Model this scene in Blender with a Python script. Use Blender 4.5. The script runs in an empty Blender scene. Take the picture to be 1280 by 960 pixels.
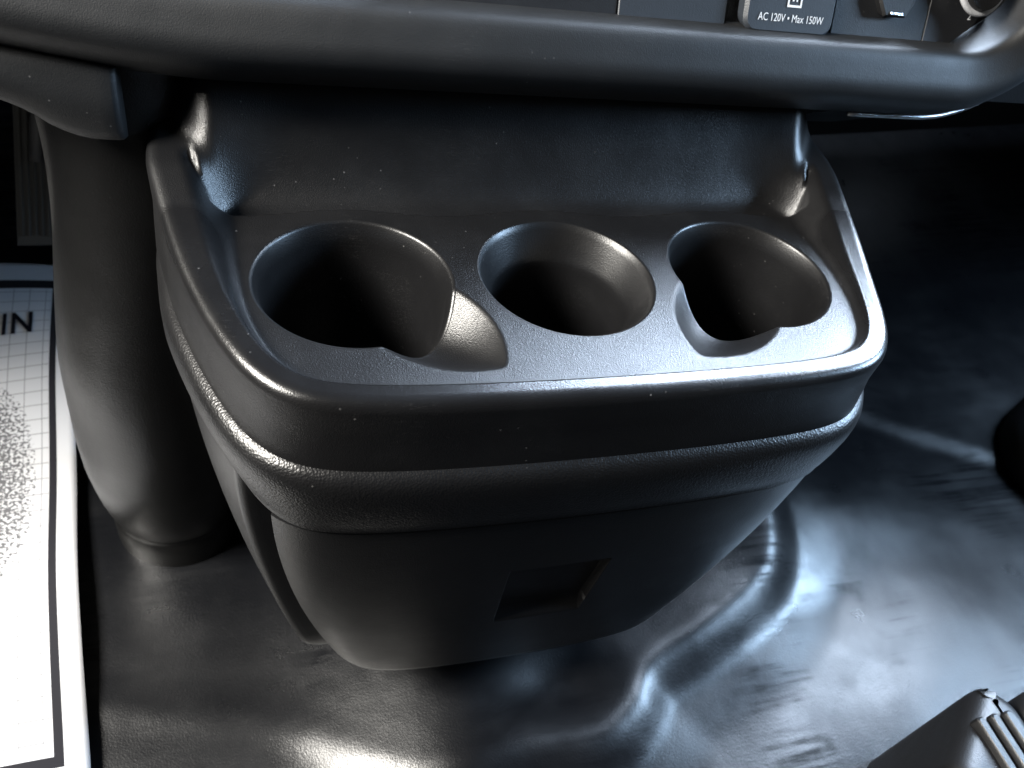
import bpy, bmesh, math, random
import numpy as np
from mathutils import Vector, Matrix
from mathutils.geometry import delaunay_2d_cdt
random.seed(7); np.random.seed(7)
scn = bpy.context.scene
C = scn.collection

# ------------------------------------------------------------------ camera
cam = bpy.data.cameras.new("camera"); camo = bpy.data.objects.new("camera", cam); C.objects.link(camo)
cam.sensor_width = 36.0; cam.lens = 27.28; cam.clip_start = 0.01; cam.clip_end = 50
Rt = Vector((0.9551, -0.2430, 0.1695)); Ut = Vector((0.0609, 0.7210, 0.6903)); Fw = Vector((0.2900, 0.6489, -0.7034))
m = Matrix((Rt, Ut, -Fw)).transposed().to_4x4(); m.translation = Vector((-0.1357, -0.2713, 0.2195))
camo.matrix_world = m
cam.dof.use_dof = True; cam.dof.focus_distance = 0.35; cam.dof.aperture_fstop = 13.0
scn.camera = camo

# ------------------------------------------------------------------ world, lights, exposure
w = bpy.data.worlds.new("World"); scn.world = w; w.use_nodes = True
bg = w.node_tree.nodes["Background"]; bg.inputs[0].default_value = (0.60, 0.63, 0.68, 1); bg.inputs[1].default_value = 0.030

def area(name, loc, target, sx, sy, power, col):
    l = bpy.data.lights.new(name, 'AREA'); l.shape = 'RECTANGLE'; l.size = sx; l.size_y = sy
    l.energy = power; l.color = col
    o = bpy.data.objects.new(name, l); C.objects.link(o); o.location = loc
    o.rotation_euler = (Vector(target) - Vector(loc)).to_track_quat('-Z', 'Y').to_euler()
    return o
area("driver_door_light", (-1.00, -0.08, 0.66), (-0.25, 0.0, -0.15), 0.42, 0.36, 66, (1.0, 0.96, 0.89))
area("passenger_window_light", (1.35, -0.20, 0.50), (0.05, 0.0, -0.05), 0.42, 0.30, 34, (0.50, 0.72, 1.0))
area("windshield_light", (0.84, 0.60, 0.58), (0.14, -0.05, -0.08), 0.95, 0.58, 150, (0.66, 0.80, 1.0))
scn.view_settings.view_transform = 'Standard'; scn.view_settings.look = 'None'
scn.view_settings.exposure = 0.0; scn.view_settings.gamma = 1.0

# ------------------------------------------------------------------ helpers
def mesh_obj(name, verts, faces, mat, parent=None, smooth=True, sharp=None):
    me = bpy.data.meshes.new(name); me.from_pydata([tuple(map(float, v)) for v in verts], [], [tuple(map(int, f)) for f in faces]); me.update()
    bm = bmesh.new(); bm.from_mesh(me); bmesh.ops.recalc_face_normals(bm, faces=bm.faces); bm.to_mesh(me); bm.free()
    if smooth: me.polygons.foreach_set('use_smooth', [True] * len(me.polygons))
    if sharp is not None:
        me.set_sharp_from_angle(angle=math.radians(sharp))
    me.materials.append(mat)
    o = bpy.data.objects.new(name, me); C.objects.link(o)
    if parent is not None:
        o.parent = parent; o.matrix_parent_inverse = pinv(parent)
    return o
PM = {}
def pinv(p):
    if p.name in PM: return PM[p.name].inverted()
    return Matrix.Identity(4)
def thing(name, loc, label, cat, group=None):
    o = bpy.data.objects.new(name, None); C.objects.link(o); o.location = loc; o.empty_display_size = 0.02
    PM[o.name] = Matrix.Translation(Vector(loc))
    o['label'] = label; o['category'] = cat
    if group: o['group'] = group
    return o
def sstep(a, b, x):
    t = np.clip((np.asarray(x, float) - a) / (b - a), 0, 1); return t * t * (3 - 2 * t)
def catmull(P, n):
    P = np.array(P, float); P = np.vstack([2 * P[0] - P[1], P, 2 * P[-1] - P[-2]]); out = []
    for i in range(1, len(P) - 2):
        for t in np.linspace(0, 1, 40, endpoint=False):
            a, b, c, d = P[i - 1], P[i], P[i + 1], P[i + 2]
            out.append(.5 * ((2 * b) + (-a + c) * t + (2 * a - 5 * b + 4 * c - d) * t * t + (-a + 3 * b - 3 * c + d) * t ** 3))
    out.append(P[-2]); out = np.array(out)
    s = np.r_[0, np.cumsum(np.linalg.norm(np.diff(out, axis=0), axis=1))]
    q = np.linspace(0, s[-1], n)
    return np.stack([np.interp(q, s, out[:, k]) for k in range(out.shape[1])], 1)
def loft(rings, close_u=False, cap0=False, cap1=False):
    n = len(rings[0]); V = [p for r in rings for p in r]; F = []
    for i in range(len(rings) - 1):
        for j in range(n if close_u else n - 1):
            k = (j + 1) % n
            F.append((i * n + j, i * n + k, (i + 1) * n + k, (i + 1) * n + j))
    if cap0: F.append(tuple(range(n))[::-1])
    if cap1: F.append(tuple((len(rings) - 1) * n + j for j in range(n)))
    return V, F
def rrect(x0, x1, y0, y1, r, n=6):
    r = min(r, (x1 - x0) / 2 - 1e-5, (y1 - y0) / 2 - 1e-5); pts = []
    for cx, cy, a0 in ((x1 - r, y1 - r, 0), (x0 + r, y1 - r, 90), (x0 + r, y0 + r, 180), (x1 - r, y0 + r, 270)):
        for k in range(n + 1):
            a = math.radians(a0 + 90 * k / n); pts.append((cx + r * math.cos(a), cy + r * math.sin(a)))
    return pts
def tube(P, rad, n=10):
    P = [Vector(p) for p in P]; rings = []; up = Vector((0, 1, 0.01))
    for i, p in enumerate(P):
        t = (P[min(i + 1, len(P) - 1)] - P[max(i - 1, 0)]).normalized()
        a = t.cross(up).normalized(); b = t.cross(a).normalized(); r = rad[i] if hasattr(rad, '__len__') else rad
        rings.append([p + a * r * math.cos(2 * math.pi * k / n) + b * r * math.sin(2 * math.pi * k / n) for k in range(n)])
    return loft(rings, True, True, True)

# ------------------------------------------------------------------ materials
def mat_plastic(name, base=(0.0048, 0.0048, 0.0052), rough=0.32, grain=1450, bump=0.00012, dust=0.25, rvar=0.08, scratch=0.0, spec=0.5, haze=0.0):
    mt = bpy.data.materials.new(name); mt.use_nodes = True; nt = mt.node_tree; N = nt.nodes; L = nt.links
    b = N["Principled BSDF"]; b.inputs["Specular IOR Level"].default_value = spec
    tc = N.new("ShaderNodeTexCoord"); co = tc.outputs["Object"]
    def noise(scale, det=3, rough=.5):
        n = N.new("ShaderNodeTexNoise"); n.inputs["Scale"].default_value = scale; n.inputs["Detail"].default_value = det; n.inputs["Roughness"].default_value = rough
        L.new(co, n.inputs["Vector"]); return n.outputs["Fac"]
    def ramp(src, a, bb, lo=0., hi=1.):
        r = N.new("ShaderNodeMapRange"); r.interpolation_type = 'SMOOTHSTEP'
        for i, v in enumerate((a, bb, lo, hi)): r.inputs[i + 1].default_value = v
        L.new(src, r.inputs[0]); return r.outputs[0]
    def math_(op, x, y):
        n = N.new("ShaderNodeMath"); n.operation = op
        for i, v in enumerate((x, y)):
            if isinstance(v, (int, float)): n.inputs[i].default_value = v
            else: L.new(v, n.inputs[i])
        return n.outputs[0]
    # moulded grain
    vo = N.new("ShaderNodeTexVoronoi"); vo.inputs["Scale"].default_value = grain; L.new(co, vo.inputs["Vector"])
    g = math_('ADD', math_('MULTIPLY', vo.outputs["Distance"], 0.7), math_('MULTIPLY', noise(grain * .6, 2), .6))
    bp = N.new("ShaderNodeBump"); bp.name = "grain_bump"; bp.inputs["Strength"].default_value = 1.0; bp.inputs["Distance"].default_value = bump
    L.new(g, bp.inputs["Height"])
    # slight unevenness of the moulding
    bp2 = N.new("ShaderNodeBump"); bp2.inputs["Strength"].default_value = 1.0; bp2.inputs["Distance"].default_value = 0.0002
    L.new(noise(45, 2), bp2.inputs["Height"]); L.new(bp.outputs[0], bp2.inputs["Normal"]); L.new(bp2.outputs[0], b.inputs["Normal"])
    # roughness wear
    r = math_('ADD', math_('MULTIPLY', math_('SUBTRACT', noise(28, 5, .6), .5), rvar * 2.5), rough)
    L.new(r, b.inputs["Roughness"])
    # dust specks and fine scuffs in the colour
    v2 = N.new("ShaderNodeTexVoronoi"); v2.inputs["Scale"].default_value = 170; L.new(co, v2.inputs["Vector"])
    sp = math_('MULTIPLY', ramp(v2.outputs["Distance"], 0.10, 0.02), ramp(noise(23, 2), .50, .64))
    sp = math_('MULTIPLY', sp, dust)
    film = math_('MULTIPLY', ramp(noise(14, 5, .65), .45, .75), haze)
    fac = math_('ADD', sp, film)
    if scratch > 0:
        mp = N.new("ShaderNodeMapping"); mp.inputs["Scale"].default_value = (1, 9, 9); mp.inputs["Rotation"].default_value = (0, .2, .9); L.new(co, mp.inputs["Vector"])
        ns = N.new("ShaderNodeTexNoise"); ns.inputs["Scale"].default_value = 60; ns.inputs["Detail"].default_value = 3; L.new(mp.outputs[0], ns.inputs["Vector"])
        sc = math_('MULTIPLY', ramp(math_('ABSOLUTE', math_('SUBTRACT', ns.outputs["Fac"], .5), 0), .012, .0), ramp(noise(31, 2), .55, .68))
        fac = math_('ADD', fac, math_('MULTIPLY', sc, scratch))
    mx = N.new("ShaderNodeMix"); mx.data_type = 'RGBA'; mx.inputs[6].default_value = (*base, 1); mx.inputs[7].default_value = (.42, .41, .40, 1)
    L.new(fac, mx.inputs[0]); L.new(mx.outputs[2], b.inputs["Base Color"])
    return mt
def mat_flat(name, col, rough=.5, metal=0, spec=.5, emit=None):
    mt = bpy.data.materials.new(name); mt.use_nodes = True; b = mt.node_tree.nodes["Principled BSDF"]
    b.inputs["Base Color"].default_value = (*col, 1); b.inputs["Roughness"].default_value = rough; b.inputs["Metallic"].default_value = metal
    b.inputs["Specular IOR Level"].default_value = spec
    N = mt.node_tree.nodes; n = N.new("ShaderNodeTexNoise"); n.inputs["Scale"].default_value = 220
    bp = N.new("ShaderNodeBump"); bp.inputs["Distance"].default_value = .0001; mt.node_tree.links.new(n.outputs["Fac"], bp.inputs["Height"]); mt.node_tree.links.new(bp.outputs[0], b.inputs["Normal"])
    return mt
M_TRAY = mat_plastic("tray_plastic", rough=.36, grain=1900, bump=.00012, dust=.24, scratch=.02, haze=.003)
def worn_rim(mt, z0, z1, amount):
    nt = mt.node_tree; N = nt.nodes; L = nt.links; b = N["Principled BSDF"]
    g_ = N.new("ShaderNodeTexCoord"); sp = N.new("ShaderNodeSeparateXYZ"); L.new(g_.outputs["Object"], sp.inputs[0])
    r = N.new("ShaderNodeMapRange"); r.interpolation_type = 'SMOOTHSTEP'
    for i, v in enumerate((z0, z1, 0, -amount)): r.inputs[i + 1].default_value = v
    ry = N.new("ShaderNodeMapRange"); ry.interpolation_type = 'SMOOTHSTEP'
    for i, v in enumerate((.015, .045, 1, 0)): ry.inputs[i + 1].default_value = v
    L.new(sp.outputs[1], ry.inputs[0]); zm = N.new("ShaderNodeMath"); zm.operation = 'MULTIPLY'; L.new(sp.outputs[2], zm.inputs[0]); L.new(ry.outputs[0], zm.inputs[1])
    L.new(zm.outputs[0], r.inputs[0]); a = N.new("ShaderNodeMath"); a.operation = 'ADD'
    L.new(b.inputs["Roughness"].links[0].from_socket, a.inputs[0]); L.new(r.outputs[0], a.inputs[1]); L.new(a.outputs[0], b.inputs["Roughness"])
    r2 = N.new("ShaderNodeMapRange"); r2.interpolation_type = 'SMOOTHSTEP'
    for i, v in enumerate((z0, z1, 1, .55)): r2.inputs[i + 1].default_value = v
    L.new(zm.outputs[0], r2.inputs[0]); L.new(r2.outputs[0], N["grain_bump"].inputs["Strength"])
worn_rim(M_TRAY, .0015, .0045, .10)
M_CUP = mat_plastic("cup_plastic", rough=.36, bump=.00006, dust=.20, scratch=.03, haze=.001)
M_BODY = mat_plastic("body_plastic", rough=.35, bump=.00008, dust=.12, scratch=.02, haze=.002)
M_BAND = mat_plastic("band_plastic", rough=.36, bump=.00019, grain=1000, dust=.15, scratch=.03, haze=.002)
M_DASH = mat_plastic("dash_plastic", base=(.0065, .007, .0078), rough=.55, grain=1700, bump=.00007, dust=.26, scratch=.025, haze=.002)
M_PANEL = mat_plastic("switch_panel_plastic", base=(.010, .0105, .012), rough=.42, grain=1800, bump=.00008, dust=.1)
M_COVER = mat_plastic("outlet_cover_plastic", base=(.020, .024, .030), rough=.45, grain=1800, bump=.00006, dust=.05)
M_COL = mat_plastic("column_vinyl", base=(.005, .005, .005), rough=.32, grain=1100, bump=.00009, dust=.03, haze=.0)
M_DARK = mat_plastic("dark_plastic", base=(.004, .004, .0045), rough=.5, dust=.0)
M_SEAT = mat_plastic("seat_plastic", base=(.006, .006, .0065), rough=.42, dust=.01)
M_WHITE = mat_flat("white_print", (.72, .74, .76), .6)
M_CHROME = mat_flat("bright_metal", (.75, .76, .78), .22, 1)
M_RING = mat_flat("satin_ring", (.62, .63, .65), .35, .4)
M_EDGE = mat_flat("gloss_black_edge", (.03, .03, .032), .22, 0, .8)
M_PEDAL = mat_flat("pedal_rubber", (.05, .048, .043), .6)

# ------------------------------------------------------------------ console outline
HALF = [(0, -.0789), (.05, -.0783), (.09, -.0764), (.115, -.0730), (.130, -.0668), (.1412, -.0555), (.1505, -.0385), (.1605, -.013), (.1698, .018), (.1778, .055), (.1803, .071), (.1790, .085), (.1720, .098), (.158, .108)]
full = [(-x, y) for x, y in HALF[::-1]] + HALF[1:]
OUT = catmull(full, 300)                      # left back -> front -> right back
tg = np.gradient(OUT, axis=0); tg /= np.linalg.norm(tg, axis=1)[:, None]
NRM = np.stack([tg[:, 1], -tg[:, 0]], 1)      # outward
def off(o): return OUT + NRM * (o if np.ndim(o) == 0 else np.asarray(o)[:, None])
def zc(y): return .0060 + .019 * sstep(-.03, .13, y) + .004 * sstep(.065, .125, y)
def halfw(y): return np.interp(y, [p[1] for p in HALF], [p[0] for p in HALF])
CUPS = [(-.1, 0, .0448), (0, 0, .0438), (.1, 0, .0440)]

def H(x, y):
    x = np.asarray(x, float); y = np.asarray(y, float)
    d = np.full(x.shape, 9.)
    for i in range(0, len(OUT)):
        d = np.minimum(d, (x - OUT[i, 0]) ** 2 + (y - OUT[i, 1]) ** 2)
    d = np.sqrt(d)
    t = sstep(-.05, .06, y)
    flat = .0050 + .0025 * t; wr = .0092 + .018 * t
    c = zc(y)
    rim = c * (1 - sstep(0, 1, (d - flat) / (wr - flat)))
    # trough behind the cups and the back wall with rounded plan corners
    ax = np.abs(x)
    yb = .0472 + sum(.0062 * np.exp(-((x - cx) / .030) ** 2) for cx, _, _ in CUPS) + np.minimum(2.6 * np.maximum(ax - .159, 0), .020)
    step = sstep(-.0012, 1, (y - yb) / (.0022 + .006 * sstep(.155, .168, ax)))
    # side wall up to the crest, back wall behind it, joined by a generous fillet
    yy_ = sstep(.052, .088, y); u_ = (ax - .1520 + .050 * yy_) / (.0200 + .042 * yy_)
    side = -.0075 + (c + .0075) * sstep(0, 1, u_)
    yfoot = .0660 + .026 * sstep(.156, .182, ax)
    db = y - yfoot
    back = -.0075 + 1.9 * .5 * (db + np.sqrt(db * db + .008 ** 2)) - .0006
    back = np.minimum(back, .075)
    s_, b_ = np.maximum(side + .0075, 0), np.maximum(back + .0075, 0)
    trough = -.0075 + (s_ ** 2.0 + b_ ** 2.0) ** .5
    z = rim * (1 - step) + step * trough
    # finger notches
    for cx, sgn in ((-.1, 1), (.1, -1)):
        lx = (x - cx) * sgn; ly = y
        A = lx * .682 - ly * .731; B = lx * .731 + ly * .682
        tt = np.clip((A - .030) / .050, -1, 1.2)
        wd = np.maximum(.0262 * np.clip(1 - np.abs(tt) ** 2.6, 0, 1) ** .85, 1e-4)
        q = np.clip(1 - (B / wd) ** 2, 0, 1)
        D = .0170 * np.clip(1 - np.abs(np.maximum(tt, 0)) ** 2.2, 0, 1)
        z = z - np.where((A > .015) & (tt < 1), D * q ** 1.25, 0)
    return z

console = thing("center_console", (0, .02, -.30), "black plastic centre console with three cup holders below the dashboard", "console")

# ---- tray top
g = .00125
rings_u = [0, .0006, .0012, .0018, .0024, .0030, .0037, .0044, .0052, .0060]
rings = []
for o, dz in ((.0058, .0052), (.0055, .0038), (.0050, .0026), (.0042, .0016), (.0031, .0008), (.0018, .0003)):
    P = off(o); z = H(OUT[:, 0] - NRM[:, 0] * .0002, OUT[:, 1] - NRM[:, 1] * .0002) - dz
    rings.append(np.c_[P, z])
for u in rings_u:
    P = off(-u); rings.append(np.c_[P, H(P[:, 0], P[:, 1])])
# skirt below
sk = []
for z, o in ((-.0312, .0079), (-.0300, .0078), (-.020, .0068), (-.0095, .0056)):
    P = off(o); yv = P[:, 1]
    f = (z + .0312) / (.0312)                      # stretch with crest height
    zz = -.0312 + (H(OUT[:, 0] - NRM[:, 0] * .0002, OUT[:, 1] - NRM[:, 1] * .0002) - .0050 + .0312) * (f * .87)
    sk.append(np.c_[P, zz])
V, F = loft(sk + rings)
V = [tuple(v) for v in V]
base_n = len(V) - 300
inner = np.array(V[base_n:])[:, :2]
gx = np.arange(-.19, .1901, g); gy = np.arange(-.085, .1451, g)
X, Y = np.meshgrid(gx, gy); X = X + (np.arange(len(gy)) % 2)[:, None] * g * .5; X = X.ravel(); Y = Y.ravel()
def inside_poly(px, py, poly):
    ins = np.zeros(px.shape, bool); n = len(poly)
    for i in range(n):
        x1, y1 = poly[i]; x2, y2 = poly[(i + 1) % n]
        c = ((y1 > py) != (y2 > py)) & (px < (x2 - x1) * (py - y1) / (y2 - y1 + 1e-15) + x1)
        ins ^= c
    return ins
ok = inside_poly(X, Y, inner)
dm = np.full(X.shape, 9.)
for p in inner: dm = np.minimum(dm, np.hypot(X - p[0], Y - p[1]))
ok &= dm > g * .6
for cx, cy, R in CUPS: ok &= np.hypot(X - cx, Y - cy) > R + g * .55
ok &= Y < inner[0, 1] - g * .5
pts = [Vector((p[0], p[1])) for p in inner]; edges = [(i, i + 1) for i in range(len(inner) - 1)] + [(len(inner) - 1, 0)]
NC = 220
for cx, cy, R in CUPS:
    s = len(pts)
    for k in range(NC): pts.append(Vector((cx + R * math.cos(2 * math.pi * k / NC), cy + R * math.sin(2 * math.pi * k / NC))))
    edges += [(s + k, s + (k + 1) % NC) for k in range(NC)]
pts += [Vector((a, b)) for a, b in zip(X[ok], Y[ok])]
res = delaunay_2d_cdt(pts, edges, [], 0, 1e-7)
cv = np.array([tuple(v) for v in res[0]]); cf = np.array([f for f in res[2] if len(f) == 3])
cc = cv[cf].mean(1); keep = inside_poly(cc[:, 0], cc[:, 1], inner)
for cx, cy, R in CUPS: keep &= np.hypot(cc[:, 0] - cx, cc[:, 1] - cy) > R * math.cos(math.pi / NC) - 1e-6
hz = H(cv[:, 0], cv[:, 1])
n0 = len(V); V += [(a, b, c) for (a, b), c in zip(cv, hz)]; F += [tuple(n0 + i for i in t) for t in cf[keep]]
me_tray = mesh_obj("tray", V, F, M_TRAY, console)
bm = bmesh.new(); bm.from_mesh(me_tray.data); bmesh.ops.remove_doubles(bm, verts=bm.verts, dist=2e-5)
bmesh.ops.delete(bm, geom=[v for v in bm.verts if not v.link_faces], context='VERTS')
bmesh.ops.recalc_face_normals(bm, faces=bm.faces)
bm.to_mesh(me_tray.data); bm.free(); me_tray.data.polygons.foreach_set('use_smooth', [True] * len(me_tray.data.polygons))

# ---- cups
def cup(i, lab):
    cx, cy, R = CUPS[i]; n = NC; th = 2 * np.pi * np.arange(n) / n; cs, sn = np.cos(th), np.sin(th)
    top = H(cx + R * cs, cy + R * sn); rings = [np.c_[cx + (R + .0012) * cs, cy + (R + .0012) * sn, top - .0004]]
    rho = .0024
    for a in np.linspace(0, 75, 7):
        a = math.radians(a); r = R - rho * math.sin(a) * .9; rings.append(np.c_[cx + r * cs, cy + r * sn, top - rho * (1 - math.cos(a))])
    if i == 1:
        rings = rings[:5]
        prof = [(.0408, -.0040), (.0380, -.0100), (.0353, -.0163), (.0346, -.0182), (.0342, -.0200), (.0340, -.0230), (.0336, -.03), (.0325, -.05), (.0312, -.072), (.030, -.0765), (.027, -.078), (.012, -.078), (.0005, -.078)]
        for r, z in prof: rings.append(np.c_[cx + r * cs, cy + r * sn, np.full(n, z)])
    else:
        t0 = top - rho * .80; r0 = R - rho * .9
        for f in (.04, .12, .3, .55, .8, 1):
            r = r0 - .0012 - .0048 * f; rings.append(np.c_[cx + r * cs, cy + r * sn, t0 * (1 - f) + f * -.079])
        for r, z in ((.0345, -.0825), (.031, -.0830), (.0305, -.0815), (.015, -.0815), (.0005, -.0815)): rings.append(np.c_[cx + r * cs, cy + r * sn, np.full(n, z)])
    V, F = loft(rings, True, False, True)
    o = mesh_obj("cup_holder", V, F, M_CUP, console, sharp=60); o['label'] = lab
cup(0, "deep straight cup well with a finger notch at its front right")
cup(1, "cup well with a wide conical mouth and no notch")
cup(2, "deep straight cup well with a finger notch at its front left")

# ---- bulging band under the tray
rg = []
for o, z in ((.0040, -.0290), (.0080, -.0306), (.0098, -.0316), (.0116, -.0336), (.0128, -.0365), (.0134, -.0405), (.0134, -.047), (.0126, -.056), (.0114, -.064), (.0102, -.0700), (.0103, -.0708), (.0098, -.0714), (.0085, -.0717), (.0070, -.0718), (.002, -.0718)):
    sidef = sstep(.12, .16, np.abs(OUT[:, 0]))
    if z < -.05: oo = o - sidef * .0045 * (-.05 - z) / .02
    else: oo = np.full(len(OUT), o)
    if z < -.0300: oo = oo - np.minimum(.0050, oo - .004) * sstep(.015, .085, OUT[:, 1])
    rg.append(np.c_[off(oo), np.full(len(OUT), z)])
V, F = loft(rg); mesh_obj("trim_band", V, F, M_BAND, console)

# ---- lower body with tapering sides
def body_ring(z, inset=0):
    tp = .030 * (max(0, -.085 - z) / .18) ** 1.7 + inset
    P = off(.0070); h = P[150:]; h = h[h[:, 1] > -.0425]
    fr = -.0465 + inset; x0, y0 = h[0]
    side = np.vstack([[(.115, fr)], [(x0 - .010, fr)], [(x0 - .0040, fr + .0004)], [(x0 - .0010, fr + .0018)], h[::4], h[-1:]])
    side = catmull(side, 60)
    right = [(x - tp, y) for x, y in side]; left = [(-x, y) for x, y in right[::-1]]
    return [(x, y, z) for x, y in left] + [(x, y, z) for x, y in right]
zs = list(np.linspace(-.058, -.235, 22)) + [-.244, -.252, -.258, -.262, -.264]
rg = []
for z in zs:
    ins = 0
    if z < -.24: ins = .010 * (1 - math.sqrt(max(0, 1 - ((-.24 - z) / .0245) ** 2)))
    rg.append(body_ring(z, ins))
V, F = loft(rg, True, False, True); mesh_obj("side_shell", V, F, M_BODY, console, sharp=50)
V, F = loft([[(x, y, z) for x, y in rrect(-.085, .085, -.02, .14, .02)] for z in (-.262, -.31)], True, True, True)
mesh_obj("mounting_foot", V, F, M_DARK, console)

# ---- front bin lid with latch recess
def lid_rows():
    rows = []
    zt, zb = -.0722, -.2640
    zl = [zt + .0004, zt - .0003, zt - .0009] + sorted(list(np.linspace(zt - .002, -.250, 130)) + [-.1232, -.1236], reverse=True) + [-.2535, -.2565, -.2595, -.2618, -.2632, -.264]
    P = off(.0082); h = P[149:]; h = h[h[:, 1] < -.0665]; h[0] = (0, h[0, 1])
    hx = catmull(h, 110); hx = hx[(np.abs(hx[:, 0] - .0285) > .0008)]; e_ = [(q, float(np.interp(q, hx[:, 0], hx[:, 1]))) for q in (.0280, .0283, .0287, .0290)]
    hx = np.vstack([hx, e_]); hx = hx[np.argsort(hx[:, 0])] if False else np.vstack([hx[:-4][hx[:-4, 0] < .028], e_, hx[:-4][hx[:-4, 0] > .029]])
    hx = np.vstack([hx, [hx[-1] + (-.0012, .0026)], [hx[-1] + (-.0040, .0036)], [(.105, -.0600)]])
    for z in zl:
        f = max(0., min(1., (zt - z) / (zt - zb))); s = 1 - .255 * f ** 1.8
        ins = 0
        if z > zt - .0015: ins = .0009
        if z < -.25: ins = .012 * (1 - math.sqrt(max(0, 1 - ((-.25 - z) / .0142) ** 2)))
        q = hx.copy(); q[:, 0] = q[:, 0] * s - ins * (q[:, 0] / .13); q[:, 1] += .0150 * f ** 1.3 + ins
        right = [(x, y, z) for x, y in q]; left = [(-x, y, z) for x, y in q[:0:-1]]
        rows.append(left + right)
    return rows
rows = lid_rows()
R2 = []
for row in rows:
    a = np.array(row); x, y, z = a.T
    f_ = np.clip((-.0722 - z) / .1918, 0, 1); xn = (x - .0035) / (1 - .255 * f_ ** 1.8)
    xn = np.where(np.abs(x) < .1, (x) / (1 - .255 * f_ ** 1.8), 1)
    inx = sstep(.02875, .02825, np.abs(xn)); inz = sstep(-.1233, -.1235, z)
    led = np.clip((z + .1865) / .0110, 0, 1); led = np.sin(led * np.pi / 2)
    dep = .0062 * inx * inz * led
    front = y < -.06
    a[:, 1] = y + dep * front; R2.append(a)
V, F = loft(R2, False, False, True); mesh_obj("bin_lid", V, F, M_BODY, console, sharp=55)

# ------------------------------------------------------------------ floor (vinyl, raised step under the console)
def mat_vinyl():
    mt = mat_plastic("floor_vinyl", base=(.003, .0033, .0042), rough=.29, grain=900, bump=.00009, dust=.03, haze=.001, rvar=.05)
    nt = mt.node_tree; N = nt.nodes; L = nt.links; b = N["Principled BSDF"]
    tc = N.new("ShaderNodeTexCoord")
    def nz(scale, mp_scale, rot, det, lo, hi):
        mp = N.new("ShaderNodeMapping"); mp.inputs["Scale"].default_value = mp_scale; mp.inputs["Rotation"].default_value = (0, 0, rot); L.new(tc.outputs["Object"], mp.inputs["Vector"])
        n = N.new("ShaderNodeTexNoise"); n.inputs["Scale"].default_value = scale; n.inputs["Detail"].default_value = det; n.inputs["Roughness"].default_value = .62; L.new(mp.outputs[0], n.inputs["Vector"])
        r = N.new("ShaderNodeMapRange"); r.interpolation_type = 'SMOOTHSTEP'; r.inputs[1].default_value = lo; r.inputs[2].default_value = hi; L.new(n.outputs["Fac"], r.inputs[0]); return r.outputs[0]
    def mth(op, x, y):
        n = N.new("ShaderNodeMath"); n.operation = op
        for i, v in enumerate((x, y)):
            if isinstance(v, (int, float)): n.inputs[i].default_value = v
            else: L.new(v, n.inputs[i])
        return n.outputs[0]
    # long shoe scuffs: stretched streaks, only inside irregular patches, plus oily smears
    streak = mth('MULTIPLY', nz(75, (.09, 1.7, 1), 1.05, 4, .44, .60), nz(6, (1, 1, 1), 0, 5, .50, .66))
    smear = mth('MULTIPLY', nz(14, (.5, 1.2, 1), .5, 4, .40, .72), .8)
    wear = mth('MAXIMUM', streak, smear)
    old = b.inputs["Roughness"].links[0].from_socket
    L.new(mth('ADD', old, mth('MULTIPLY', wear, .11)), b.inputs["Roughness"])
    patch = nz(8, (1, .7, 1), .8, 4, .34, .70)
    r = mth('MULTIPLY', mth('SUBTRACT', 1.0, mth('MULTIPLY', streak, .85)), mth('SUBTRACT', .52, mth('MULTIPLY', patch, .30))); L.new(r, b.inputs["Specular IOR Level"])
    return mt
M_FLOOR = mat_vinyl()
PLAT = [(-.60, .05), (-.25, -.024), (-.171, -.049), (-.128, -.071), (-.090, -.100), (-.060, -.116), (-.034, -.121), (.010, -.118), (.060, -.119), (.098, -.098), (.119, -.076), (.175, -.055), (.238, -.026), (.268, .012), (.285, .09), (.29, .6), (-.60, .6)]
_f = catmull(PLAT[1:-2], 90); PLAT = [PLAT[0]] + [tuple(q) for q in _f] + PLAT[-2:]
def floor_z(x, y):
    d = np.full(x.shape, 9.)
    n = len(PLAT)
    for i in range(n):
        ax, ay = PLAT[i]; bx, by = PLAT[(i + 1) % n]; vx, vy = bx - ax, by - ay
        t = np.clip(((x - ax) * vx + (y - ay) * vy) / (vx * vx + vy * vy), 0, 1)
        d = np.minimum(d, np.hypot(x - ax - t * vx, y - ay - t * vy))
    ins = inside_poly(x, y, PLAT); sd = np.where(ins, d, -d)
    lowl = sstep(-.02, -.17, x)
    hp = .62 * sstep(-.030, .012, sd) + .38 * sstep(-.075, .0, sd)
    z = -.335 - .006 * lowl + .024 * hp * (1 - lowl)
    z += .022 * sstep(.52, .26, x) * sstep(-.05, .07, y) * (1 - lowl) * sstep(.08, .30, x)
    z += .0015 * np.exp(-((x + .032) / .030) ** 2) * sstep(.03, -.06, y) * sstep(-.2, -.1, y)        # ridge running out towards the seats
    z -= .010 * np.exp(-((x - .045) / .04) ** 2 - ((y + .075) / .025) ** 2)
    # toe board on the passenger side
    ed = (y - .155) + .55 * (x - .46)
    k = sstep(.25, .36, x)
    z += k * (.006 * sstep(-.016, .016, ed) + .16 * np.maximum(ed - .01, 0) ** 2 / (np.maximum(ed - .01, 0) + .09))
    # toe board on the driver side
    z += (1 - k) * .8 * np.maximum(y - .50, 0)
    rng = .0005 * np.sin(x * 31 + 1.7 * np.sin(y * 23)) * np.sin(y * 27 + 1.1 * np.sin(x * 19 + 2))
    z += .0015 * np.exp(-(sd / .014) ** 2) * lowl
    return z + rng * sstep(.30, .20, y) * (1 - .7 * lowl)
gx = np.arange(-.75, 1.40, .005); gy = np.arange(-.45, .80, .005)
X, Y = np.meshgrid(gx, gy); Z = floor_z(X, Y); nx = len(gx)
V = np.c_[X.ravel(), Y.ravel(), Z.ravel()]
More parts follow.
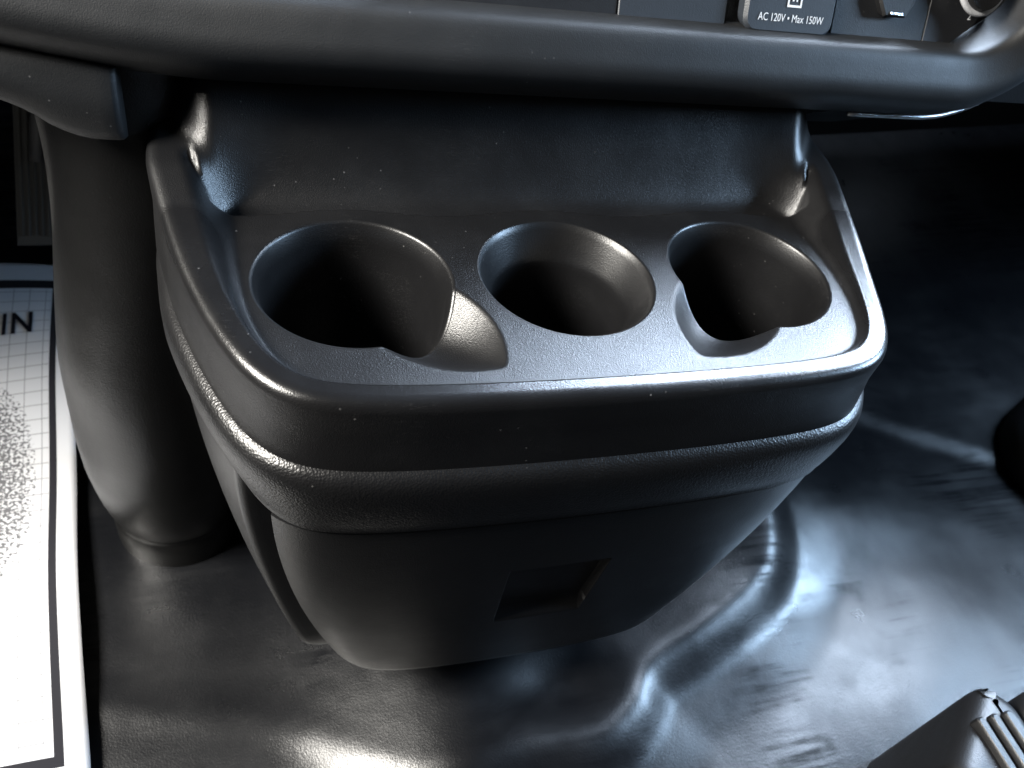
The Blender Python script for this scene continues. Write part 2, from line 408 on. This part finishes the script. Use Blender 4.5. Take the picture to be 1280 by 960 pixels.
F = [(j * nx + i, j * nx + i + 1, (j + 1) * nx + i + 1, (j + 1) * nx + i) for j in range(len(gy) - 1) for i in range(nx - 1)]
fl = mesh_obj("floor", V, F, M_FLOOR); fl['kind'] = 'structure'
# dark firewall behind
V, F = loft([[(x, .62, z) for x, z in rrect(-.75, 1.40, -.36, .30, .01, 2)], [(x, .64, z) for x, z in rrect(-.75, 1.40, -.36, .30, .01, 2)]], True, True, True)
fw = mesh_obj("firewall", V, F, M_DARK, smooth=False); fw['kind'] = 'structure'

# ------------------------------------------------------------------ dashboard
dash = thing("dashboard", (0, .2, .04), "dark grey dashboard underside with rounded lip above the console", "dashboard")
def path():
    P = []
    for x in np.linspace(-.42, .225, 90):
        dz = .009 * (max(0, -.15 - x) / .08) ** 1.6
        P.append((x, .0715 + min(dz, .05), 0.0, 1.0))
    cx, cz, r = .233, .1215, .0500
    for a in np.linspace(-90, -5, 40)[1:]:
        P.append((cx + .004 + r * math.cos(math.radians(a)), cz + r * math.sin(math.radians(a)), 0, 0))
    x, z = P[-1][0], P[-1][1]
    for k in range(1, 14): P.append((x + .0016 * k * 1.0, z + .015 * k, 0, 0))
    return np.array(P)[:, :2]
PTH = path(); tgp = np.gradient(PTH, axis=0); tgp /= np.linalg.norm(tgp, axis=1)[:, None]
PN = np.stack([-tgp[:, 1], tgp[:, 0]], 1)           # towards the inside (up)
prof = [(-.0150, .140), (-.0205, .110), (-.0242, .092), (-.0247, .0865), (-.0240, .0825), (-.0200, .0765), (-.0140, .0700), (-.0100, .0672), (-.0060, .0655), (0, .0657), (.006, .0683), (.0112, .0709), (.0140, .0728), (.0155, .0748), (.0160, .0775), (.0156, .082), (.0150, .10)]
prof = catmull(prof, 60)
rg = []
for (px, pz), (nx_, nz_) in zip(PTH, PN):
    rg.append([(px + nx_ * wv, yv, pz + nz_ * wv) for wv, yv in prof])
V, F = loft(rg); mesh_obj("lower_lip", V, F, M_DASH, dash)
# bulk behind the lip (underside, face and top), raked back towards the windshield
prof2 = [(.095, .085), (.10, .050), (.13, .044), (.45, .06), (.60, .10), (.60, .19), (.50, .21), (.34, .215), (.27, .200), (.20, .165), (.14, .122)]
rg = [[(x, y, z) for y, z in prof2] for x in (-.75, 1.40)]
V, F = loft(rg, True, True, True); mesh_obj("dash_body", V, F, M_DARK, dash, smooth=False)
# switch row set into the lip
def plate(name, poly, y0, mat, th=.004, bev=.0005, parent=dash, label=None):
    # polygon in (x, z); leans back with height
    c = np.mean(poly, axis=0); P = np.array(poly); n = len(P)
    def yy(z): return y0 + (z - .09) * .45
    def sh(s): 
        v = P - c; l = np.linalg.norm(v, axis=1)[:, None]; return P - v / l * s
    r0 = [(x, yy(z) + th, z) for x, z in P]; r1 = [(x, yy(z) + bev, z) for x, z in P]; r2 = [(x, yy(z), z) for x, z in sh(bev)]
    V, F = loft([r0, r1, r2], True, True, True)
    o = mesh_obj(name, V, F, mat, parent, sharp=25)
    if label: o['label'] = label
    return o
ZB = .0832
plate("blank_panel", [(-.062, ZB - .002), (.0333, ZB + .0005), (.0333, .125), (-.062, .125)], .0925, M_PANEL)
plate("blank_panel", [(.0338, ZB + .0003), (.0930, ZB + .0005), (.0925, .125), (.0338, .125)], .0918, M_COVER, label="bluish grey blank switch panel")
plate("recess_plate", [(-.064, ZB - .003), (.23, ZB - .003), (.263, .098), (.264, .126), (-.064, .126)], .0965, M_DARK)
plate("socket_plate", [(.1568, ZB), (.2172, ZB), (.2172, .125), (.1568, .125)], .0912, M_PANEL)
plate("knob_plate", [(.2178, ZB + .0005), (.2360, .0860), (.2500, .0945), (.2590, .107), (.2620, .125), (.2178, .125)], .0914, M_PANEL)
cov = plate("outlet_cover", rrect(.1010, .1545, .0858, .135, .006, 5), .0865, M_COVER, th=.008, bev=.002, label="slate grey flip cover printed AC 120V Max 150W")
def text(body, x0, x1, z, y, mat, parent, name, h=None, slant=.0):
    cu = bpy.data.curves.new(name, 'FONT'); cu.body = body; cu.size = .01; cu.resolution_u = 3; cu.extrude = .0
    to = bpy.data.objects.new(name, cu); C.objects.link(to); dg = bpy.context.evaluated_depsgraph_get()
    me = bpy.data.meshes.new_from_object(to.evaluated_get(dg)); C.objects.unlink(to); bpy.data.objects.remove(to)
    v = np.array([tuple(q.co) for q in me.vertices]); v -= v.min(0) * [1, 1, 0]; wx = v[:, 0].max(); wy = v[:, 1].max()
    s = (x1 - x0) / wx; sy = s if h is None else h / wy
    for q, p in zip(me.vertices, v): q.co = (x0 + p[0] * s + p[1] * slant, y + (z + p[1] * sy - .09) * .45, z + p[1] * sy)
    me.materials.append(mat); o = bpy.data.objects.new(name, me); C.objects.link(o); o.parent = parent
    return o
def fix_parent(o, p):
    o.parent = p; o.matrix_parent_inverse = pinv(dash)
t = text("AC 120V • Max 150W", .1085, .1475, .0915, .0861, M_WHITE, cov, "printed_text", h=.0033)
t.matrix_parent_inverse = Matrix.Identity(4)
# plug symbol above the text
def strip_frame(name, x0, x1, z0, z1, tk, y, mat, parent):
    V = []; F = []
    for (a, b, c, d) in ((x0, x1, z0, z0 + tk), (x0, x1, z1 - tk, z1), (x0, x0 + tk, z0 + tk, z1 - tk), (x1 - tk, x1, z0 + tk, z1 - tk), ((x0 + x1) / 2 - .0016, (x0 + x1) / 2 - .0006, z0 + .0025, z1 - .002), ((x0 + x1) / 2 + .0006, (x0 + x1) / 2 + .0016, z0 + .0025, z1 - .002)):
        n = len(V); V += [(p, y + (q - .09) * .45, q) for p, q in ((a, c), (b, c), (b, d), (a, d))]; F.append((n, n + 1, n + 2, n + 3))
    o = mesh_obj(name, V, F, mat, None, False); o.parent = parent; return o
strip_frame("outlet_symbol", .1245, .1330, .0978, .1060, .0010, .0861, M_WHITE, cov)
# hinged socket tab
tab = plate("socket_tab", [(.1845, .0975), (.1985, .0975), (.2030, .1040), (.2045, .125), (.1760, .125), (.1800, .1040)], .0850, M_DARK, th=.008, bev=.0015)
hl = plate("tab_pull", rrect(.1875, .1960, .0992, .1004, .0005, 3), .0842, M_CHROME, th=.001, bev=.0002)
# ring of the round knob
rg = []
for a in np.linspace(0, 2 * math.pi, 48, endpoint=False):
    ring = []
    for b in np.linspace(0, 2 * math.pi, 10, endpoint=False):
        r = .0145 + .0022 * math.cos(b); z = .1185 + r * math.sin(a)
        ring.append((.2440 + r * math.cos(a), .084 + .0022 * math.sin(b) + (z - .09) * .45, z))
    rg.append(ring)
rg.append(rg[0]); V, F = loft(rg, True); mesh_obj("knob_ring", V, F, M_RING, dash)
V, F = loft([[(.2440 + r * math.cos(a), yv + (.1185 + r * math.sin(a) - .09) * .45, .1185 + r * math.sin(a)) for a in np.linspace(0, 2 * math.pi, 40, endpoint=False)] for r, yv in ((.0150, .092), (.0140, .083), (.012, .079), (.004, .078))], True, False, True)
mesh_obj("knob", V, F, M_DARK, dash, sharp=40)
t2 = text("2", .2440, .2462, .0985, .0900, M_WHITE, dash, "printed_numeral", h=.0034); t2.matrix_parent_inverse = pinv(dash)
# glossy edge strip under the right end of the lip
i0 = int(np.argmin(np.abs(PTH[:, 0] - .186)))
sel = range(i0, len(PTH)); P = []
for i in sel:
    q = PTH[i] - PN[i] * .0263; P.append((q[0], .0845, q[1]))
V, F = tube(P, .0015, 10); o = mesh_obj("edge_strip", V, F, M_CHROME, dash); o['label'] = "thin bright edge strip under the lip"
# lower panel under the right end (dark)
rg = []
for i in sel:
    q0 = PTH[i] - PN[i] * .0276; q1 = PTH[i] - PN[i] * .08
    rg.append([(q0[0], .0895, q0[1]), (q0[0], .0915, q0[1]), (q1[0], .16, q1[1] + .01)])
V, F = loft(rg); mesh_obj("lower_panel", V, F, M_DARK, dash)
# knee panel on the driver side
top = catmull([(-.40, .086), (-.32, .0735), (-.2324, .0612), (-.2104, .0578), (-.1950, .0545)], 40)
bot = catmull([(-.40, .075), (-.30, .060), (-.2387, .0365), (-.2206, .0245), (-.2089, .0196), (-.1965, .0190)], 40)
rg = []
for k in range(40):
    a, b = top[k], bot[k]; ring = [(a[0], .125, a[1] - .002), (a[0], .081, a[1] - .0005), (a[0], .0772, a[1] - .0002), (a[0], .0755, a[1] - .0016)]
    for f in np.linspace(.1, .9, 9): ring.append((a[0] + (b[0] - a[0]) * f, .0752 - .004 * math.sin(math.pi * f) , a[1] + (b[1] - a[1]) * f))
    ring += [(b[0], .0768, b[1] + .001), (b[0], .081, b[1] - .0006), (b[0], .125, b[1] - .001)]
    rg.append(ring)
last = [(x + .0020, y + .0006, z) for x, y, z in rg[-1]]; last2 = [(x + .0030, y + .0025, z) for x, y, z in rg[-1]]; last3 = [(x + .0030, y + .05, z) for x, y, z in rg[-1]]
V, F = loft(rg + [last, last2, last3]); mesh_obj("knee_panel", V, F, M_DASH, dash)
P = [(a[0], .0772, a[1] + .0004) for a in top]; V, F = tube(P, .0008, 8); mesh_obj("knee_panel_edge", V, F, M_EDGE, dash)

# ------------------------------------------------------------------ upright column left of the console
col = thing("support_column", (-.212, .13, -.335), "rounded black vinyl column standing left of the console", "column")
rg = []
prof = [(0.05, .040), (0, .0412), (-.06, .0435), (-.118, .0465), (-.17, .051), (-.218, .0545), (-.25, .0550), (-.272, .0535), (-.288, .0518), (-.300, .0495), (-.306, .0480), (-.309, .047)]
zz = np.linspace(.05, -.309, 60); rr = np.interp(-zz, [-p[0] for p in prof], [p[1] for p in prof]); 
for z, r in zip(zz, rr):
    cx = -.198 - .016 * sstep(0, -.16, z)
    rg.append([(cx + r * math.cos(a), .125 + r * 1.0 * math.sin(a), z) for a in np.linspace(0, 2 * math.pi, 64, endpoint=False)])
V, F = loft(rg, True, True, True); mesh_obj("column_body", V, F, M_COL, col, sharp=50)
rg = []
for z, r in ((-.3075, .040), (-.3085, .0468), (-.3105, .0474), (-.3125, .0466), (-.315, .0472), (-.319, .0480), (-.326, .0482), (-.346, .0484)):
    rg.append([(-.214 + r * math.cos(a), .125 + r * math.sin(a), z) for a in np.linspace(0, 2 * math.pi, 64, endpoint=False)])
V, F = loft(rg, True, True, True); mesh_obj("base_ring", V, F, M_COL, col, sharp=60)

# ------------------------------------------------------------------ accelerator pedal
ped = thing("accelerator_pedal", (-.345, .41, -.33), "ribbed grey pedal in the dark footwell at the left edge", "pedal")
def pedal_pt(u, v, h):   # u across, v up
    return (-.354 + u * .045 + v * .018, .395 + v * .055 - h, -.268 + v * .125)
def slab(u0, u1, v0, v1, h0, h1):
    c = [(u0, v0), (u1, v0), (u1, v1), (u0, v1)]; e = .004
    r = [[pedal_pt(u, v, h0) for u, v in c], [pedal_pt(u, v, h1 - .001) for u, v in c],
         [pedal_pt(u + (e if u == u0 else -e) * 4, v + (e if v == v0 else -e) * 2, h1) for u, v in c]]
    return loft(r, True, True, True)
V, F = slab(-.02, 1.02, -.03, 1.0, -.008, .0); mesh_obj("pedal_pad", V, F, M_PEDAL, ped, smooth=False)
for k in range(8):
    V, F = slab(.06 + k * .12, .12 + k * .12, .04, .97, .0, .0022); mesh_obj("rib", V, F, M_PEDAL, ped, smooth=False)
V, F = tube([(-.325, .42, -.20), (-.31, .47, -.10), (-.31, .52, .02)], .008, 8); mesh_obj("pedal_arm", V, F, M_DARK, ped)

# ------------------------------------------------------------------ paper floor mat
def mat_paper():
    mt = bpy.data.materials.new("printed_paper"); mt.use_nodes = True; nt = mt.node_tree; N = nt.nodes; L = nt.links; b = N["Principled BSDF"]
    b.inputs["Roughness"].default_value = .75; b.inputs["Specular IOR Level"].default_value = .2
    uv = N.new("ShaderNodeUVMap"); sx = N.new("ShaderNodeSeparateXYZ"); L.new(uv.outputs[0], sx.inputs[0])
    def M(op, x, y=0., z=None):
        n = N.new("ShaderNodeMath"); n.operation = op
        for i, v in enumerate((x, y) if z is None else (x, y, z)):
            if isinstance(v, (int, float)): n.inputs[i].default_value = v
            else: L.new(v, n.inputs[i])
        return n.outputs[0]
    U, Vv = sx.outputs[0], sx.outputs[1]      # metres: U from right edge inwards, V from near edge forward
    def line(c, period, wd): return M('LESS_THAN', M('ABSOLUTE', M('SUBTRACT', M('MODULO', c, period), period / 2)), wd / 2)
    grid = M('MAXIMUM', line(M('SUBTRACT', U, .018), .0135, .0007), line(Vv, .0150, .0009))
    inside = M('MULTIPLY', M('GREATER_THAN', U, .020), M('MULTIPLY', M('GREATER_THAN', Vv, .014), M('LESS_THAN', Vv, .462)))
    grid = M('MULTIPLY', M('MULTIPLY', grid, inside), .55)
    def band(c, a, bb): return M('MULTIPLY', M('GREATER_THAN', c, a), M('LESS_THAN', c, bb))
    bord = M('MULTIPLY', band(U, .014, .0195), band(Vv, .006, .476))
    bord = M('MAXIMUM', bord, M('MULTIPLY', M('GREATER_THAN', U, .0145), M('MAXIMUM', band(Vv, .006, .013), band(Vv, .463, .476))))
    # halftone shoe print
    e = M('SQRT', M('ADD', M('POWER', M('ABSOLUTE', M('DIVIDE', M('SUBTRACT', U, .075), .046)), 2.0), M('POWER', M('ABSOLUTE', M('DIVIDE', M('SUBTRACT', Vv, .235), .105)), 2.4)))
    ns = N.new("ShaderNodeTexNoise"); ns.inputs["Scale"].default_value = 420; ns.inputs["Detail"].default_value = 2; L.new(uv.outputs[0], ns.inputs["Vector"])
    foot = M('MULTIPLY', M('LESS_THAN', e, 1.0), M('GREATER_THAN', ns.outputs["Fac"], M('ADD', .44, M('MULTIPLY', M('POWER', e, 3.0), .14)))); foot = M('MULTIPLY', foot, .8)
    fac = M('MAXIMUM', M('MAXIMUM', grid, bord), foot)
    mx = N.new("ShaderNodeMix"); mx.data_type = 'RGBA'; mx.inputs[6].default_value = (.50, .51, .535, 1); mx.inputs[7].default_value = (.012, .012, .016, 1)
    L.new(fac, mx.inputs[0]); L.new(mx.outputs[2], b.inputs["Base Color"])
    return mt
M_PAPER = mat_paper()
mat_obj = thing("paper_floor_mat", (-.40, .19, -.33), "white printed paper floor mat with grid and footprint at left", "floor mat")
edge = catmull([(-.2590, -.080), (-.2638, -.0478), (-.2750, .025), (-.2855, .0959), (-.2955, .18), (-.3060, .2707), (-.3210, .407), (-.3250, .443)], 110)
def paper_z(x, y, u):
    return -.3285 + .004 * np.sin(y * 24 + .6) * np.exp(-u / .05) + .0025 * np.sin(y * 17 + x * 30) + .001
V = []; UV = []; nu = 40
for i, (ex, ey) in enumerate(edge):
    for j in range(nu):
        u = .22 * j / (nu - 1); V.append((ex - u, ey - .05 * u, float(paper_z(ex - u, ey, u)))); UV.append((u, i / (len(edge) - 1) * .515 - .012))
F = [(i * nu + j, i * nu + j + 1, (i + 1) * nu + j + 1, (i + 1) * nu + j) for i in range(len(edge) - 1) for j in range(nu - 1)]
po = mesh_obj("paper_sheet", V, F, M_PAPER, mat_obj)
uvl = po.data.uv_layers.new(name="UVMap")
for lp in po.data.loops: uvl.data[lp.index].uv = UV[lp.vertex_index]
sol = po.modifiers.new("thickness", 'SOLIDIFY'); sol.thickness = .0004; sol.offset = 1
# printed letters, laid on the sheet
M_INK = mat_flat("print_ink", (.006, .006, .010), .8, 0, .1)
cu = bpy.data.curves.new("letters", 'FONT'); cu.body = "IN"; cu.size = .034; cu.space_character = 1.1; cu.offset = .0006
to = bpy.data.objects.new("letters", cu); C.objects.link(to)
me = bpy.data.meshes.new_from_object(to.evaluated_get(bpy.context.evaluated_depsgraph_get())); C.objects.unlink(to); bpy.data.objects.remove(to)
v = np.array([tuple(q.co) for q in me.vertices]); v[:, :2] -= v[:, :2].min(0); v[:, 0] *= .0245 / v[:, 0].max(); v[:, 1] *= .030 / v[:, 1].max()
ang = math.radians(4)
for q, p in zip(me.vertices, v):
    X_ = -.3715 + p[0] * math.cos(ang) - p[1] * math.sin(ang) * 1.6; Y_ = .3300 + p[0] * math.sin(ang) + p[1] * math.cos(ang)
    uu = max(0, np.interp(Y_, edge[:, 1], edge[:, 0]) - X_)
    q.co = (X_, Y_, float(paper_z(X_, Y_, uu)) + .0012)
me.materials.append(M_INK); lo = bpy.data.objects.new("printed_letters", me); C.objects.link(lo); lo.parent = mat_obj; lo.matrix_parent_inverse = pinv(mat_obj)

# ------------------------------------------------------------------ seat hardware at the right
bk = thing("seat_latch", (.29, -.18, -.33), "black ribbed plastic latch at the lower right corner", "latch")
def blk(o, z1, s, ch):   # plan outline with the far left corner cut away
    x0, x1, y0, y1 = o; x0 += s; x1 -= s; y1 -= s
    P = [(x0, y0), (x0, y1 - ch), (x0 + ch * 1.25, y1), (x1 - .010, y1), (x1, y1 - .012), (x1, y0)]
    out = []
    for i in range(len(P)):
        a, b, c = (Vector(P[i - 1]), Vector(P[i]), Vector(P[(i + 1) % len(P)])); r = .006
        p = b + (a - b).normalized() * r; q = b + (c - b).normalized() * r
        for t in np.linspace(0, 1, 6): v = p * (1 - t) ** 2 + b * 2 * t * (1 - t) + q * t * t; out.append((v.x, v.y, z1))
    return out
rg = [blk((.222, .290, -.32, -.163), z, s_, .038) for z, s_ in ((-.34, 0), (-.215, .0), (-.208, .0008), (-.203, .003), (-.2005, .0065), (-.200, .010))]
V, F = loft(rg, True, True, True); mesh_obj("latch_body", V, F, M_SEAT, bk, sharp=60)
for k in range(3):
    a0 = .2500 + k * .0105
    rg = [[(x, y, h) for x, y in rrect(a0 + s_, a0 + .0062 - s_, -.30, -.1815 - s_, .0022, 4)] for h, s_ in ((-.203, 0), (-.1965, .0002), (-.1953, .0012))]
    V, F = loft(rg, True, True, True); mesh_obj("ridge", V, F, M_SEAT, bk, sharp=40)
rg = [blk((.2945, .335, -.32, -.170), z, s_, .010) for z, s_ in ((-.34, 0), (-.212, .0), (-.205, .002), (-.203, .006))]
V, F = loft(rg, True, True, True); mesh_obj("side_rail", V, F, M_SEAT, bk, sharp=60)
st = thing("passenger_seat", (.70, -.02, -.33), "rounded black foot of the passenger seat at the right edge", "seat")
rg = []
for k in range(14):
    t = k / 13; s = .5 * (1 - math.cos(math.pi * min(1, t * 1.0)))
    z = -.335 + .055 * math.sin(math.pi / 2 * t); r = 1 - .55 * (1 - math.cos(math.pi / 2 * t))
    ring = []
    for a in np.linspace(0, 2 * math.pi, 48, endpoint=False):
        ca, sa = math.cos(a), math.sin(a); q = (abs(ca) ** 3 + abs(sa) ** 3) ** (-1 / 3)
        lx, ly = .13 * q * ca * r, .17 * q * sa * r; th = math.radians(28)
        ring.append((.750 + lx * math.cos(th) - ly * math.sin(th), .00 + lx * math.sin(th) + ly * math.cos(th), z))
    rg.append(ring)
V, F = loft(rg, True, True, True); mesh_obj("foot_cover", V, F, M_SEAT, st)
